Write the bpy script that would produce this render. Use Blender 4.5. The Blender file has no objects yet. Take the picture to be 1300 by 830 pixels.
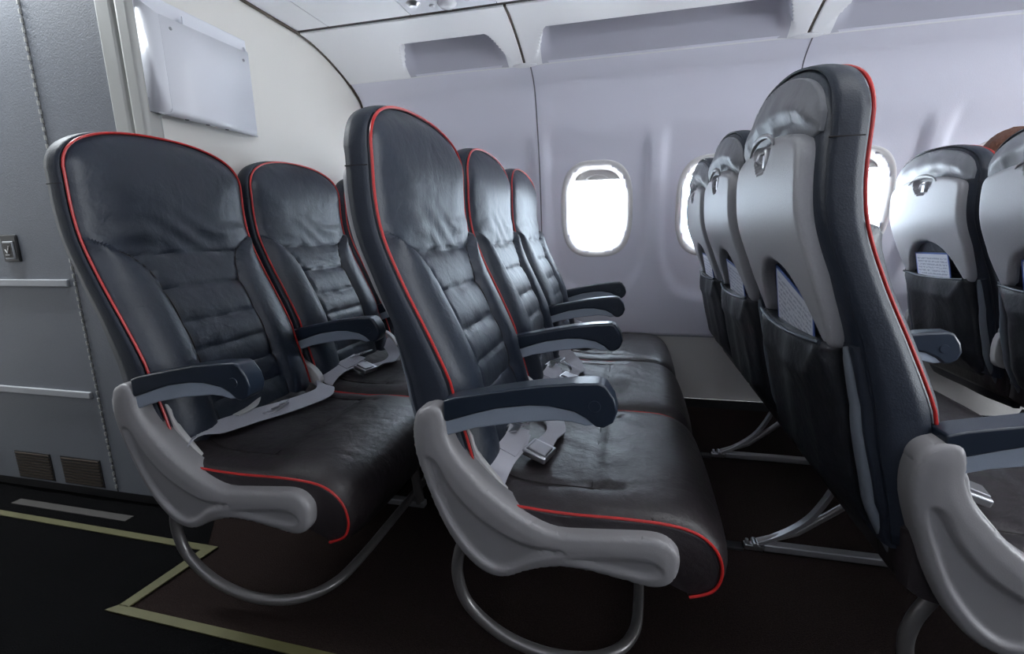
import bpy, math, random
import numpy as np
from mathutils import Vector, Matrix
from mathutils.geometry import delaunay_2d_cdt
random.seed(4); rng = np.random.default_rng(4)
S = bpy.context.scene; COL = S.collection
PI = math.pi

# ------------------------------------------------------------------ materials
def mat(name, col, rough=.5, metal=0., spec=.5, bump=None, var=None, coat=0., emit=None, sheen=0.):
    m = bpy.data.materials.new(name); m.use_nodes = True
    nt = m.node_tree; b = nt.nodes['Principled BSDF']
    b.inputs['Base Color'].default_value = (*col, 1); b.inputs['Roughness'].default_value = rough
    b.inputs['Metallic'].default_value = metal; b.inputs['Specular IOR Level'].default_value = spec
    b.inputs['Coat Weight'].default_value = coat; b.inputs['Sheen Weight'].default_value = sheen
    tc = nt.nodes.new('ShaderNodeTexCoord')
    if var:                                   # (scale, amount) gentle colour mottling
        n = nt.nodes.new('ShaderNodeTexNoise'); n.inputs['Scale'].default_value = var[0]; n.inputs['Detail'].default_value = 4
        nt.links.new(tc.outputs['Object'], n.inputs['Vector'])
        r = nt.nodes.new('ShaderNodeMix'); r.data_type = 'RGBA'
        r.inputs[6].default_value = (*[c*(1-var[1]) for c in col], 1); r.inputs[7].default_value = (*[min(1, c*(1+var[1])) for c in col], 1)
        nt.links.new(n.outputs['Fac'], r.inputs[0]); nt.links.new(r.outputs[2], b.inputs['Base Color'])
    last = None
    for sc, st, dist, det in (bump or []):
        n = nt.nodes.new('ShaderNodeTexNoise'); n.inputs['Scale'].default_value = sc; n.inputs['Detail'].default_value = det
        n.inputs['Distortion'].default_value = dist
        nt.links.new(tc.outputs['Object'], n.inputs['Vector'])
        bp = nt.nodes.new('ShaderNodeBump'); bp.inputs['Strength'].default_value = st; bp.inputs['Distance'].default_value = .01
        nt.links.new(n.outputs['Fac'], bp.inputs['Height'])
        if last: nt.links.new(last.outputs['Normal'], bp.inputs['Normal'])
        last = bp
    if last: nt.links.new(last.outputs['Normal'], b.inputs['Normal'])
    if emit:
        b.inputs['Emission Color'].default_value = (*emit[0], 1); b.inputs['Emission Strength'].default_value = emit[1]
    return m

M = {}
M['leather'] = mat('black_leather', (.014, .021, .036), .43, bump=[(9, .30, .8, 3), (38, .14, .5, 3), (420, .10, 0, 2)], var=(6, .25), spec=.65)
M['leather_seat'] = mat('seat_leather', (.024, .019, .021), .40, bump=[(10, .38, .9, 3), (42, .16, .4, 3), (420, .10, 0, 2)], var=(7, .25), spec=.6)
M['side_leather'] = mat('side_leather', (.017, .023, .036), .5, bump=[(30, .10, .3, 2), (420, .12, 0, 2)], spec=.45)
M['pipe'] = mat('red_piping', (.50, .022, .020), .35, spec=.6)
M['thread'] = mat('dark_thread', (.010, .007, .007), .7)
M['fairing'] = mat('grey_plastic', (.235, .228, .235), .40, bump=[(600, .05, 0, 1)])
M['arm'] = mat('navy_plastic', (.015, .023, .038), .30, bump=[(700, .04, 0, 1)], spec=.6)
M['arm_under'] = mat('blue_grey_plastic', (.26, .30, .36), .5, bump=[(700, .06, 0, 1)])
M['shell'] = mat('shell_plastic', (.38, .38, .395), .42, bump=[(500, .12, 0, 2)], var=(300, .07))
M['shell_dark'] = mat('shell_recess', (.16, .18, .21), .35)
M['metal'] = mat('brushed_metal', (.68, .68, .70), .30, metal=1., bump=[(200, .04, 0, 1)])
M['alu'] = mat('grey_aluminium', (.40, .40, .42), .38, metal=.8)
M['tube'] = mat('grey_tube', (.20, .19, .19), .32, metal=.6)
M['belt'] = mat('belt_webbing', (.46, .46, .51), .7, bump=[(900, .3, 0, 1)])
M['bracket'] = mat('pale_bracket', (.55, .54, .53), .45)
M['cover'] = mat('grey_cover_leather', (.20, .205, .225), .46, bump=[(14, .4, 1.0, 3), (420, .08, 0, 2)], spec=.6)
M['pocket'] = mat('pocket_leather', (.016, .018, .023), .48, bump=[(7, .6, 1.2, 3), (50, .12, .2, 2), (420, .1, 0, 2)], spec=.5)
M['wall'] = mat('sidewall_panel', (.76, .755, .84), .7, bump=[(260, .10, 0, 2)])
M['dado'] = mat('dado_panel', (.66, .64, .62), .42, bump=[(260, .08, 0, 2)])
M['bulk'] = mat('cream_bulkhead', (.70, .68, .64), .55, bump=[(300, .07, 0, 2)])
M['lav'] = mat('lavatory_wall', (.145, .156, .178), .6, bump=[(240, .14, 0, 2)], var=(140, .05))
M['trim'] = mat('corner_trim', (.40, .40, .38), .45)
M['ledge'] = mat('bumper_strip', (.34, .35, .37), .5)
M['seam'] = mat('panel_joint', (.16, .16, .18), .6)
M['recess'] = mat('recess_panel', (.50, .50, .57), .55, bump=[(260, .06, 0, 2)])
M['dark'] = mat('black_plastic', (.012, .012, .014), .5)
M['gap'] = mat('brown_seal', (.05, .035, .025), .7)
M['bin'] = mat('bin_panel', (.84, .84, .86), .45, bump=[(300, .05, 0, 2)])
M['white'] = mat('white_plastic', (.74, .75, .80), .35, bump=[(300, .03, 0, 1)])
M['bezel'] = mat('window_bezel', (.74, .72, .71), .5)
M['shade'] = mat('window_shade', (.62, .60, .58), .5)
M['carpet'] = mat('brown_carpet', (.026, .018, .0165), .95, bump=[(350, .9, 0, 3)], var=(240, .7), spec=.04)
M['aisle'] = mat('aisle_carpet', (.0045, .0045, .005), .95, bump=[(350, .8, 0, 3)], var=(240, .4), spec=.03)
M['yellow'] = mat('yellow_strip', (.085, .080, .028), .6, var=(20, .2))
M['greystrip'] = mat('grey_strip', (.045, .041, .038), .6)
M['ceil'] = mat('ceiling_panel', (.70, .70, .70), .5)
M['hair'] = mat('auburn_hair', (.16, .065, .035), .6, bump=[(90, .9, .4, 4)], var=(60, .4))
M['skin'] = mat('skin', (.55, .34, .25), .5)
M['shirt'] = mat('grey_shirt', (.12, .13, .16), .85)
M['lens'] = mat('light_lens', (.75, .75, .78), .15)
M['glass'] = mat('window_glass', (1, 1, 1), .02)
g = M['glass'].node_tree; bs = g.nodes['Principled BSDF']; bs.inputs['Transmission Weight'].default_value = 1; bs.inputs['IOR'].default_value = 1.02
# printed safety card: pale sheet with blue edge and rows of print
def card_mat():
    m = bpy.data.materials.new('printed_card'); m.use_nodes = True; nt = m.node_tree; b = nt.nodes['Principled BSDF']
    b.inputs['Roughness'].default_value = .35
    tc = nt.nodes.new('ShaderNodeTexCoord'); sp = nt.nodes.new('ShaderNodeSeparateXYZ'); nt.links.new(tc.outputs['Object'], sp.inputs[0])
    def mth(op, a, bb=None):
        n = nt.nodes.new('ShaderNodeMath'); n.operation = op
        for i, v in enumerate((a, bb)):
            if v is None: continue
            if isinstance(v, (int, float)): n.inputs[i].default_value = v
            else: nt.links.new(v, n.inputs[i])
        return n.outputs[0]
    rows = mth('GREATER_THAN', mth('FRACT', mth('MULTIPLY', sp.outputs['Z'], 85)), .45)
    nz = nt.nodes.new('ShaderNodeTexNoise'); nz.inputs['Scale'].default_value = 130; nt.links.new(tc.outputs['Object'], nz.inputs['Vector'])
    words = mth('GREATER_THAN', nz.outputs['Fac'], .47)
    ink = mth('MULTIPLY', rows, words)
    inside = mth('MULTIPLY', mth('LESS_THAN', mth('ABSOLUTE', sp.outputs['Y']), .092), mth('LESS_THAN', sp.outputs['Z'], .205))
    ink = mth('MULTIPLY', ink, inside)
    edge = mth('SUBTRACT', 1, mth('MULTIPLY', mth('LESS_THAN', mth('ABSOLUTE', sp.outputs['Y']), .099), mth('LESS_THAN', sp.outputs['Z'], .214)))
    x1 = nt.nodes.new('ShaderNodeMix'); x1.data_type = 'RGBA'; x1.inputs[6].default_value = (.72, .74, .80, 1); x1.inputs[7].default_value = (.42, .44, .52, 1)
    nt.links.new(ink, x1.inputs[0])
    x2 = nt.nodes.new('ShaderNodeMix'); x2.data_type = 'RGBA'; x2.inputs[7].default_value = (.08, .14, .42, 1)
    nt.links.new(edge, x2.inputs[0]); nt.links.new(x1.outputs[2], x2.inputs[6]); nt.links.new(x2.outputs[2], b.inputs['Base Color'])
    return m
M['card'] = card_mat()

# ------------------------------------------------------------------ object helpers
def obj(name, V, F, m, parent=None, smooth=40, bevel=0, loc=None):
    me = bpy.data.meshes.new(name); me.from_pydata([tuple(map(float, v)) for v in V], [], [tuple(f) for f in F]); me.validate(); me.update()
    me.materials.append(M[m])
    if smooth:
        me.polygons.foreach_set('use_smooth', [True]*len(me.polygons)); me.set_sharp_from_angle(angle=math.radians(smooth))
    o = bpy.data.objects.new(name, me); COL.objects.link(o)
    if parent: o.parent = parent
    if loc: o.location = loc
    if bevel:
        b = o.modifiers.new('bevel', 'BEVEL'); b.width = bevel; b.segments = 3; b.limit_method = 'ANGLE'; b.angle_limit = math.radians(35)
    return o
def tag(o, label, cat, group=None):
    o['label'] = label; o['category'] = cat
    if group: o['group'] = group
    return o
def structure(o): o['kind'] = 'structure'; return o
def empty(name, loc=(0, 0, 0)):
    e = bpy.data.objects.new(name, None); COL.objects.link(e); e.location = loc; e.empty_display_size = .1; return e
class MB:
    def __init__(s): s.V = []; s.F = []
    def add(s, V, F):
        n = len(s.V); s.V += [tuple(v) for v in V]; s.F += [tuple(i+n for i in f) for f in F]; return s
    def box(s, a, b):
        (x0, y0, z0), (x1, y1, z1) = a, b
        return s.add([(x0, y0, z0), (x1, y0, z0), (x1, y1, z0), (x0, y1, z0), (x0, y0, z1), (x1, y0, z1), (x1, y1, z1), (x0, y1, z1)],
                     [(0, 3, 2, 1), (4, 5, 6, 7), (0, 1, 5, 4), (1, 2, 6, 5), (2, 3, 7, 6), (3, 0, 4, 7)])
    def tube(s, P, r, n=10, closed=False, flat=1.):
        P = [Vector(p) for p in P]; N = len(P); rings = []
        up = None
        for i, p in enumerate(P):
            if closed: t = (P[(i+1) % N]-P[i-1])
            else: t = P[min(i+1, N-1)]-P[max(i-1, 0)]
            t.normalize()
            if up is None: up = Vector((0, 0, 1)) if abs(t.z) < .9 else Vector((1, 0, 0))
            a = (up-t*up.dot(t)).normalized(); up = a; b = t.cross(a)
            rr = r[i] if hasattr(r, '__len__') else r
            rings.append([p+a*math.cos(2*PI*k/n)*rr+b*math.sin(2*PI*k/n)*rr*flat for k in range(n)])
        V = [v for q in rings for v in q]; F = []
        for i in range(N if closed else N-1):
            j = (i+1) % N
            for k in range(n): F.append((i*n+k, i*n+(k+1) % n, j*n+(k+1) % n, j*n+k))
        if not closed: F += [tuple(range(n-1, -1, -1)), tuple((N-1)*n+k for k in range(n))]
        return s.add(V, F)
    def prism(s, poly, y0, y1):              # polygon in (x, z) pushed along y
        n = len(poly); V = [(x, y0, z) for x, z in poly]+[(x, y1, z) for x, z in poly]
        ar = sum(poly[i-1][0]*poly[i][1]-poly[i][0]*poly[i-1][1] for i in range(n))
        F = [tuple(range(n)), tuple(range(2*n-1, n-1, -1))]+[((i+1) % n, i, n+i, n+(i+1) % n) for i in range(n)]
        if ar < 0: F = [f[::-1] for f in F]
        return s.add(V, F)
    def lathe(s, prof, c, axis='y', n=24):   # prof: (radius, along)
        V = []; F = []
        for r, a in prof:
            for k in range(n):
                u, w = r*math.cos(2*PI*k/n), r*math.sin(2*PI*k/n)
                V.append({'y': (c[0]+u, c[1]+a, c[2]+w), 'z': (c[0]+u, c[1]+w, c[2]+a), 'x': (c[0]+a, c[1]+u, c[2]+w)}[axis])
        for i in range(len(prof)-1):
            for k in range(n): F.append((i*n+k, i*n+(k+1) % n, (i+1)*n+(k+1) % n, (i+1)*n+k))
        F += [tuple(range(n)), tuple((len(prof)-1)*n+k for k in range(n-1, -1, -1))]
        return s.add(V, F)
    def build(s, name, m, parent=None, **k): return obj(name, s.V, s.F, m, parent, **k)
def spline(P, n=8, closed=False):
    P = [np.array(p, float) for p in P]; N = len(P); out = []
    for i in range(N if closed else N-1):
        if closed: a, b, c, d = P[i-1], P[i], P[(i+1) % N], P[(i+2) % N]
        else: a, b, c, d = P[max(i-1, 0)], P[i], P[i+1], P[min(i+2, N-1)]
        for k in range(n):
            t = k/n
            out.append(.5*((2*b)+(-a+c)*t+(2*a-5*b+4*c-d)*t*t+(-a+3*b-3*c+d)*t**3))
    if not closed: out.append(P[-1])
    return out
def sdist(pts, poly):                          # signed distance, positive inside
    pts = np.asarray(pts, float); poly = np.asarray(poly, float); A = poly; B = np.roll(poly, -1, 0)
    d = np.full(len(pts), 1e9); ins = np.zeros(len(pts), bool)
    for a, b in zip(A, B):
        ab = b-a; t = np.clip(((pts-a)@ab)/max(ab@ab, 1e-12), 0, 1); q = pts-(a+t[:, None]*ab); d = np.minimum(d, np.hypot(q[:, 0], q[:, 1]))
        c = ((a[1] > pts[:, 1]) != (b[1] > pts[:, 1]))
        with np.errstate(divide='ignore', invalid='ignore'):
            xx = a[0]+(pts[:, 1]-a[1])*(b[0]-a[0])/(b[1]-a[1] if b[1] != a[1] else 1e-12)
        ins ^= c & (pts[:, 0] < xx)
    return np.where(ins, d, -d)
def sm(a, b, x): t = np.clip((x-a)/(b-a), 0, 1); return t*t*(3-2*t)
def rnd(d, r): q = np.clip(d, 0, r); return np.sqrt(np.maximum(r*r-(r-q)**2, 0))-r     # 0 inside, -r at the edge
def relief(outline, step, hfun, mapf, base, extra=()):
    ol = [tuple(p) for p in outline]; n = len(ol); arr = np.array(ol)
    lo, hi = arr.min(0), arr.max(0)
    gx = np.arange(lo[0]+step/2, hi[0], step); gy = np.arange(lo[1]+step/2, hi[1], step)
    G = np.array([(x, y) for x in gx for y in gy]); G = G[sdist(G, arr) > step*.7]
    rings = []
    nx = np.roll(arr, -1, 0)-np.roll(arr, 1, 0); nn = np.stack([-nx[:, 1], nx[:, 0]], 1); nn /= np.linalg.norm(nn, axis=1)[:, None]+1e-9
    area = .5*np.sum(arr[:, 0]*np.roll(arr[:, 1], -1)-np.roll(arr[:, 0], -1)*arr[:, 1])
    if area < 0: nn = -nn
    for q in (.0015, .004):
        R = arr+nn*q; R = R[sdist(R, arr) > q*.7]; rings.append(R)
    pts = np.vstack([arr]+rings+[G]+([np.array(extra)] if len(extra) else []))
    res = delaunay_2d_cdt([Vector(p) for p in pts], [(i, (i+1) % n) for i in range(n)], [], 1, 1e-6)
    P2 = np.array([tuple(v) for v in res[0]]); F = [tuple(f) for f in res[2]]
    h = hfun(P2, sdist(P2, arr))
    V = [mapf(p, hh) for p, hh in zip(P2, h)]
    bi = len(V); V += [mapf(p, base) for p in ol]
    mp = {}
    for i in range(n):
        dd = np.hypot(*(P2-np.array(ol[i])).T); mp[i] = int(dd.argmin())
    for i in range(n):
        j = (i+1) % n
        if mp[i] != mp[j]: F.append((mp[i], bi+i, bi+j, mp[j]))
    F.append(tuple(bi+i for i in range(n)))
    return V, F
def fix_normals(o):
    import bmesh
    b = bmesh.new(); b.from_mesh(o.data); bmesh.ops.recalc_face_normals(b, faces=b.faces); b.to_mesh(o.data); b.free()
    o.data.set_sharp_from_angle(angle=math.radians(42)); return o

# ------------------------------------------------------------------ seat geometry (row-local x, true y spacing .54, z from floor)
HW = .245; CY0 = 1.075; PITCH = .54
FP = [(.40, -.278), (.45, -.288), (.515, -.302), (.601, -.326), (.652, -.338), (.745, -.379), (.836, -.422), (.925, -.456), (.998, -.467), (1.082, -.467), (1.125, -.470), (1.16, -.476), (1.21, -.490)]
_fs = np.array(spline(FP, 8))
def Fx(z): return np.interp(z, _fs[:, 0], _fs[:, 1])
def TH(z): return np.interp(z, [.38, .55, .66, .75, .85, 1.0, 1.1, 1.2], [.082, .080, .074, .058, .049, .047, .047, .042])
def ztop(y): return 1.082+.106*(np.maximum(0, 1-(np.abs(y)/HW)**2.3))**(1/2.3)
GRO = [.51, .578, .645, .717, .803, .889]
def bol(z): return np.interp(z, [.38, .5, .6, .72, .82, .86, .89, .91, .925, .94], [.13, .128, .122, .12, .124, .138, .162, .195, .225, .25])
def front_h(y, z):
    ay = np.abs(y); e = np.minimum(HW-ay, (ztop(y)-z)*.8); e = np.maximum(e, 0)
    edge = .016*(1-np.exp(-e/.014))
    b = bol(z)
    head = sm(.887, .96, z)*.012*sm(0, .13, e)*(1-.25*sm(1.0, 1.15, z))
    s = np.clip((ay-b)/np.maximum(HW-b, .001), 0, 1)
    bolster = np.where((ay > b) & (z < .93), .019*np.sin(PI*s**.75)*sm(0, .015, ay-b), 0)*sm(.36, .5, z)
    gd = np.min(np.abs(z[..., None]-np.array(GRO)), axis=-1)
    quilt = np.where((ay <= b), -.0045*np.exp(-(gd/.0045)**2)+.0035*sm(0, .034, gd), 0)
    quilt = np.where(z > .889, np.where(ay < b, -.005*np.exp(-(gd/.005)**2), 0), quilt)
    seam = -.004*np.exp(-((ay-b)/.005)**2)*(z < .925)
    wr = .0018*np.sin(z*95+y*30+3*np.sin(y*17))*np.exp(-((z-.95)/.05)**2)*sm(0, .03, e)
    wr += .0012*np.sin(y*75+z*25)*np.exp(-(gd/.02)**2)*(ay < b)
    return edge+head+bolster+quilt+seam+wr
def back_h(y, z):
    return .010*(1-np.exp(-np.maximum(np.minimum(HW-np.abs(y), (ztop(y)-z)*.8), 0)/.010))
def back_h_old(y, z):
    e = np.maximum(np.minimum(HW-np.abs(y), (ztop(y)-z)*.8), 0)
    return .012*(1-np.exp(-e/.010))+.020*sm(1.06, 1.12, z)*sm(0, .05, e)+.0015*np.sin(y*60+z*20)*sm(1.06, 1.1, z)*sm(0, .05, e)

def make_backrest(root):
    NU, NV = 60, 120; z0 = .40
    us = np.linspace(-1, 1, NU+1); ys = HW*np.sin(us*PI/2)
    vs = np.linspace(0, 1, NV+1)
    Y = np.repeat(ys[:, None], NV+1, 1); Z = z0+vs[None, :]*(ztop(ys)[:, None]-z0)
    V = []; F = []
    XF = Fx(Z)+front_h(Y, Z); XB = Fx(Z)-TH(Z)-back_h(Y, Z)
    idx = lambda i, j: i*(NV+1)+j
    for i in range(NU+1):
        for j in range(NV+1): V.append((XF[i, j], Y[i, j], Z[i, j]))
    nb = len(V)
    for i in range(NU+1):
        for j in range(NV+1): V.append((XB[i, j], Y[i, j], Z[i, j]))
    for i in range(NU):
        for j in range(NV):
            F.append((idx(i, j), idx(i+1, j), idx(i+1, j+1), idx(i, j+1)))
            F.append((nb+idx(i, j+1), nb+idx(i+1, j+1), nb+idx(i+1, j), nb+idx(i, j)))
    cyc = [(0, j) for j in range(NV+1)]+[(i, NV) for i in range(1, NU+1)]+[(NU, j) for j in range(NV-1, -1, -1)]+[(i, 0) for i in range(NU-1, 0, -1)]
    n = len(cyc); rings = [[idx(*c) for c in cyc]]
    for t in (.12, .35, .65, .88):
        st = len(V)
        for (i, j) in cyc:
            y, z = Y[i, j], Z[i, j]; o = .004*math.sin(PI*t)
            s = 1+o/HW
            V.append((XF[i, j]*(1-t)+XB[i, j]*t, y*s, z+(o if j == NV else 0)))
        rings.append(list(range(st, st+n)))
    rings.append([nb+idx(*c) for c in cyc])
    for a, b in zip(rings, rings[1:]):
        for k in range(n): F.append((a[k], a[(k+1) % n], b[(k+1) % n], b[k]))
    o = obj('backrest', V, F, 'leather', root, smooth=50); fix_normals(o)
    # side band: leather of the flank lies a hair outside the body
    path = [(-HW, z) for z in np.linspace(.41, 1.09, 30)]+[(y, float(ztop(y))) for y in HW*np.sin(np.linspace(-1, 1, 41)[1:-1]*PI/2)]+[(HW, z) for z in np.linspace(1.09, .41, 30)]
    def off(p, t, d):
        y, z = p; zz = min(z, 1.2)
        x = Fx(zz)*(1-t)+(Fx(zz)-TH(zz)-.004)*t; s = 1+d/HW
        nz = d*sm(1.09, 1.15, z)
        return (x, y*s, z+nz)
    V = []; F = []; T = (.06, .3, .5, .7, .96)
    for p in path:
        for t in T: V.append(off(p, t, .0045+.003*math.sin(PI*t)))
    for i in range(len(path)-1):
        for k in range(len(T)-1): F.append((i*5+k, (i+1)*5+k, (i+1)*5+k+1, i*5+k+1))
    sd = obj('side_band', V, F, 'side_leather', o, smooth=60)
    so = sd.modifiers.new('thick', 'SOLIDIFY'); so.thickness = .003; so.offset = 0
    # stitched cross seam on flank near the head
    for sgn in (-1, 1):
        MB().tube([(float(Fx(1.055))-.004-(float(TH(1.055)))*t, sgn*(HW+.0062+.002*math.sin(PI*t)), 1.055) for t in np.linspace(0, 1, 6)], .0013, 6).build('side_seam', 'thread', o)
    pp = [(float(Fx(min(z, 1.205)))+.004, y*1.014, z+.004*float(sm(1.09, 1.15, z))) for y, z in path]
    MB().tube(pp, .0029, 8).build('piping', 'pipe', o)
    # seams between bolsters and quilting, and under the headrest
    for sgn in (-1, 1):
        m = MB(); zz = np.linspace(.42, .925, 46); yy = sgn*np.minimum(bol(zz), HW-.006)
        hh = front_h(yy, zz); m.tube([(float(Fx(z)+h+.0012), float(y), float(z)) for y, z, h in zip(yy, zz, hh)], .0015, 6)
        m.build('bolster_seam', 'thread', o)
    # plastic shell on the back
    ol = [(-.222, 1.055), (-.222, .95), (-.222, .84), (-.215, .79), (-.205, .745), (-.190, .715), (-.168, .725)]
    ol += [(.150*math.cos(a), .735+.125*math.sin(a)) for a in np.linspace(PI*.97, PI*.03, 15)]
    ol += [(.168, .725), (.190, .715), (.205, .745), (.215, .79), (.222, .84), (.222, .95), (.222, 1.055)]
    ol += [(y, 1.062+.030*(1-(y/.222)**2)) for y in np.linspace(.205, -.205, 17)]
    def resamp(P, st):
        out = []
        for i in range(len(P)):
            a, b = np.array(P[i]), np.array(P[(i+1) % len(P)]); k = max(1, int(np.hypot(*(b-a))/st))
            out += [tuple(a+(b-a)*q/k) for q in range(k)]
        return out
    ol = resamp(ol, .010); ol = [tuple((np.array(ol[i-2])+np.array(ol[i-1])+np.array(ol[i])+np.array(ol[(i+1) % len(ol)])+np.array(ol[(i+2) % len(ol)]))/5) for i in range(len(ol))]
    def hs(P, d):
        r = np.hypot(P[:, 0], (P[:, 1]-1.080)*1.15); notch = (1-sm(.055, .061, r))
        rim = 0
        return .034+rnd(d, .012)-.016*notch-rim
    V, F = relief(ol, .006, hs, lambda p, h: (float(Fx(p[1])-TH(p[1])-h), p[0], p[1]), .0)
    sh = fix_normals(obj('back_shell', V, F, 'shell', root))
    # coat hook latch and its arched bezel
    xr = float(Fx(1.07)-TH(1.07))-.034
    MB().tube([(xr-.002, .088*math.cos(a), 1.066+.032*math.sin(a)) for a in np.linspace(.06*PI, .94*PI, 21)], [.0015+.0042*math.sin(PI*k/20) for k in range(21)], 8).build('latch_bezel', 'shell', sh)
    m = MB(); m.box((xr+.004, -.009, 1.040), (xr+.018, .009, 1.078))
    lt = m.build('latch', 'metal', sh, bevel=.003)
    MB().tube([(xr+.006, 0, 1.070), (xr-.004, 0, 1.066), (xr-.007, 0, 1.054), (xr-.002, 0, 1.048)], .0035, 8).build('hook', 'metal', lt)
    # pale leather cover over the back of the head
    aa = np.linspace(0, PI, 41); oc = [(-.236, 1.066)]+[(y, 1.056+.030*(1-(y/.222)**2)) for y in np.linspace(-.20, .20, 13)]+[(.236, 1.066)]+[(.240*math.cos(a), 1.082+.101*max(0, math.sin(a))**.87) for a in aa[1:-1]]
    def hc(P, d): return .013+.019*sm(0, .05, d)+.0015*np.sin(P[:, 0]*70+P[:, 1]*20)*sm(0, .03, d)+rnd(d, .004)
    V, F = relief(resamp(oc, .012), .009, hc, lambda p, h: (float(Fx(p[1])-TH(p[1])-h), p[0], p[1]), .0)
    fix_normals(obj('head_cover', V, F, 'cover', root))
    # lower back cover running under the seat and the pocket on it
    ol = resamp([(-.241, .74), (-.243, .6), (-.243, .45), (-.238, .31), (-.22, .288), (-.1, .283), (.1, .283), (.22, .288), (.238, .31), (.243, .45), (.243, .6), (.241, .74), (0, .75)], .02)
    def RB(z):
        if z > .47: return float(Fx(z)-TH(z))-.008
        return float(np.interp(z, [.28, .33, .38, .42, .47], [-.285, -.310, -.338, -.358, float(Fx(.47)-TH(.47))-.008]))
    V, F = relief([tuple(p) for p in ol], .015, lambda P, d: .006+rnd(d, .008)+.003*np.sin(P[:, 0]*25+P[:, 1]*12), lambda p, h: (RB(p[1])-h, p[0], p[1]), -.02)
    fix_normals(obj('lower_back_cover', V, F, 'side_leather', root))
    ol = [(-.188, .735), (-.196, .6), (-.198, .5), (-.190, .41), (-.16, .385), (0, .378), (.16, .385), (.190, .41), (.198, .5), (.196, .6), (.188, .735), (.1, .728), (0, .725), (-.1, .728)]
    ol = resamp(ol, .015)
    def hp(P, d):
        z = P[:, 1]; top = sm(.60, .735, z)
        return .022+.030*np.minimum(1, d/.07)+.016*top+rnd(d, .008)+.0035*np.sin(P[:, 0]*38+5*z)*sm(.4, .5, z)
    V, F = relief(ol, .011, hp, lambda p, h: (RB(p[1])-h, p[0], p[1]), .004)
    pk = fix_normals(obj('seat_pocket', V, F, 'pocket', root))
    for sg in (-1, 1):
        MB().tube([(RB(z)-.008, sg*(.219+.004*math.sin((z-.4)*9)), z) for z in np.linspace(.735, .36, 20)], [.004+.009*math.sin(PI*k/19)**.5 for k in range(20)], 10).build('back_side_rail', 'shell_dark', root)
    MB().tube([(RB(.73)-.036-.012*(1-(y/.188)**2), y, .733-.008*(1-(y/.188)**2)) for y in np.linspace(-.186, .186, 15)], .0042, 8).build('pocket_hem', 'side_leather', pk)
    return o

TOPP = [(-.345, .445), (-.30, .440), (-.241, .412), (-.172, .404), (-.089, .402), (-.001, .405), (.075, .404), (.12, .396), (.15, .378), (.168, .350), (.172, .315), (.158, .285), (.123, .268)]
def make_cushion(root):
    top = spline(TOPP, 6); nt_ = len(top)
    bot = spline([TOPP[-1], (.08, .285), (.03, .304), (-.15, .308), (-.30, .32), (-.345, .345)], 5)[1:]
    loop = top+bot; N = len(loop)
    T = np.array([(loop[(i+1) % N]-loop[i-1]) for i in range(N)]); T /= np.linalg.norm(T, axis=1)[:, None]
    NRM = np.stack([-T[:, 1], T[:, 0]], 1)      # outward for this direction of travel
    W = .2675; us = [-1, -.995, -.98, -.955]+list(np.linspace(-.92, .92, 35))+[.955, .98, .995, 1]
    V = []; F = []
    for u in us:
        au = abs(u)
        for i, p in enumerate(loop):
            e = (1-au)*W
            x, z = p; arc = i/max(1, nt_-1)
            topm = 1 if i < nt_ else 0
            crown = topm*(.020*(1-math.exp(-e/.02))+.006*(1-u*u))
            groove = -.006*math.exp(-((au*W-.19)/.005)**2)*topm*(1 if x < 0 and i < nt_*.6 else 0)
            groove += -.006*math.exp(-((x+.062)/.006)**2)*topm*(1 if au*W < .19 and z > .38 else 0)
            dish = -.010*math.exp(-((x+.17)/.11)**2)*(1-u*u)*topm
            dip = -.004*math.exp(-e/.006)
            wr = topm*.0016*math.sin(x*55+u*7+2*math.sin(u*9))*math.exp(-((x+.08)/.12)**2)
            h = crown+groove+dish+dip+wr
            q = np.array(p)+NRM[i]*h
            V.append((q[0], u*W, q[1]))
    for a in range(len(us)-1):
        for i in range(N): F.append((a*N+i, a*N+(i+1) % N, (a+1)*N+(i+1) % N, (a+1)*N+i))
    F.append(tuple(range(N))); F.append(tuple((len(us)-1)*N+i for i in range(N-1, -1, -1)))
    o = fix_normals(obj('seat_cushion', V, F, 'leather_seat', root))
    for s in (-1, 1): MB().tube([(top[i][0]+NRM[i][0]*.003, s*(W-.001), top[i][1]+NRM[i][1]*.003) for i in range(8, nt_)], .0028, 8).build('piping', 'pipe', o)
    def surf(x):
        i = int(np.argmin([abs(top[k][0]-x)+(9 if k > nt_*.72 else 0) for k in range(nt_)])); return top[i][1]
    MB().tube([(-.062, y, surf(-.062)+.0155) for y in np.linspace(-.19, .19, 12)], .0014, 6).build('cushion_seam', 'thread', o)
    for s in (-1, 1):
        P = spline([(-.30, .17), (-.2, .19), (-.08, .19), (-.02, .205), (.03, .235), (.055, .262)], 6)
        MB().tube([(p[0], s*p[1], surf(p[0])+.0165-.012*float(sm(.225, .265, p[1]))) for p in P], .0016, 6).build('cushion_seam', 'thread', o)
    return o

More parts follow.
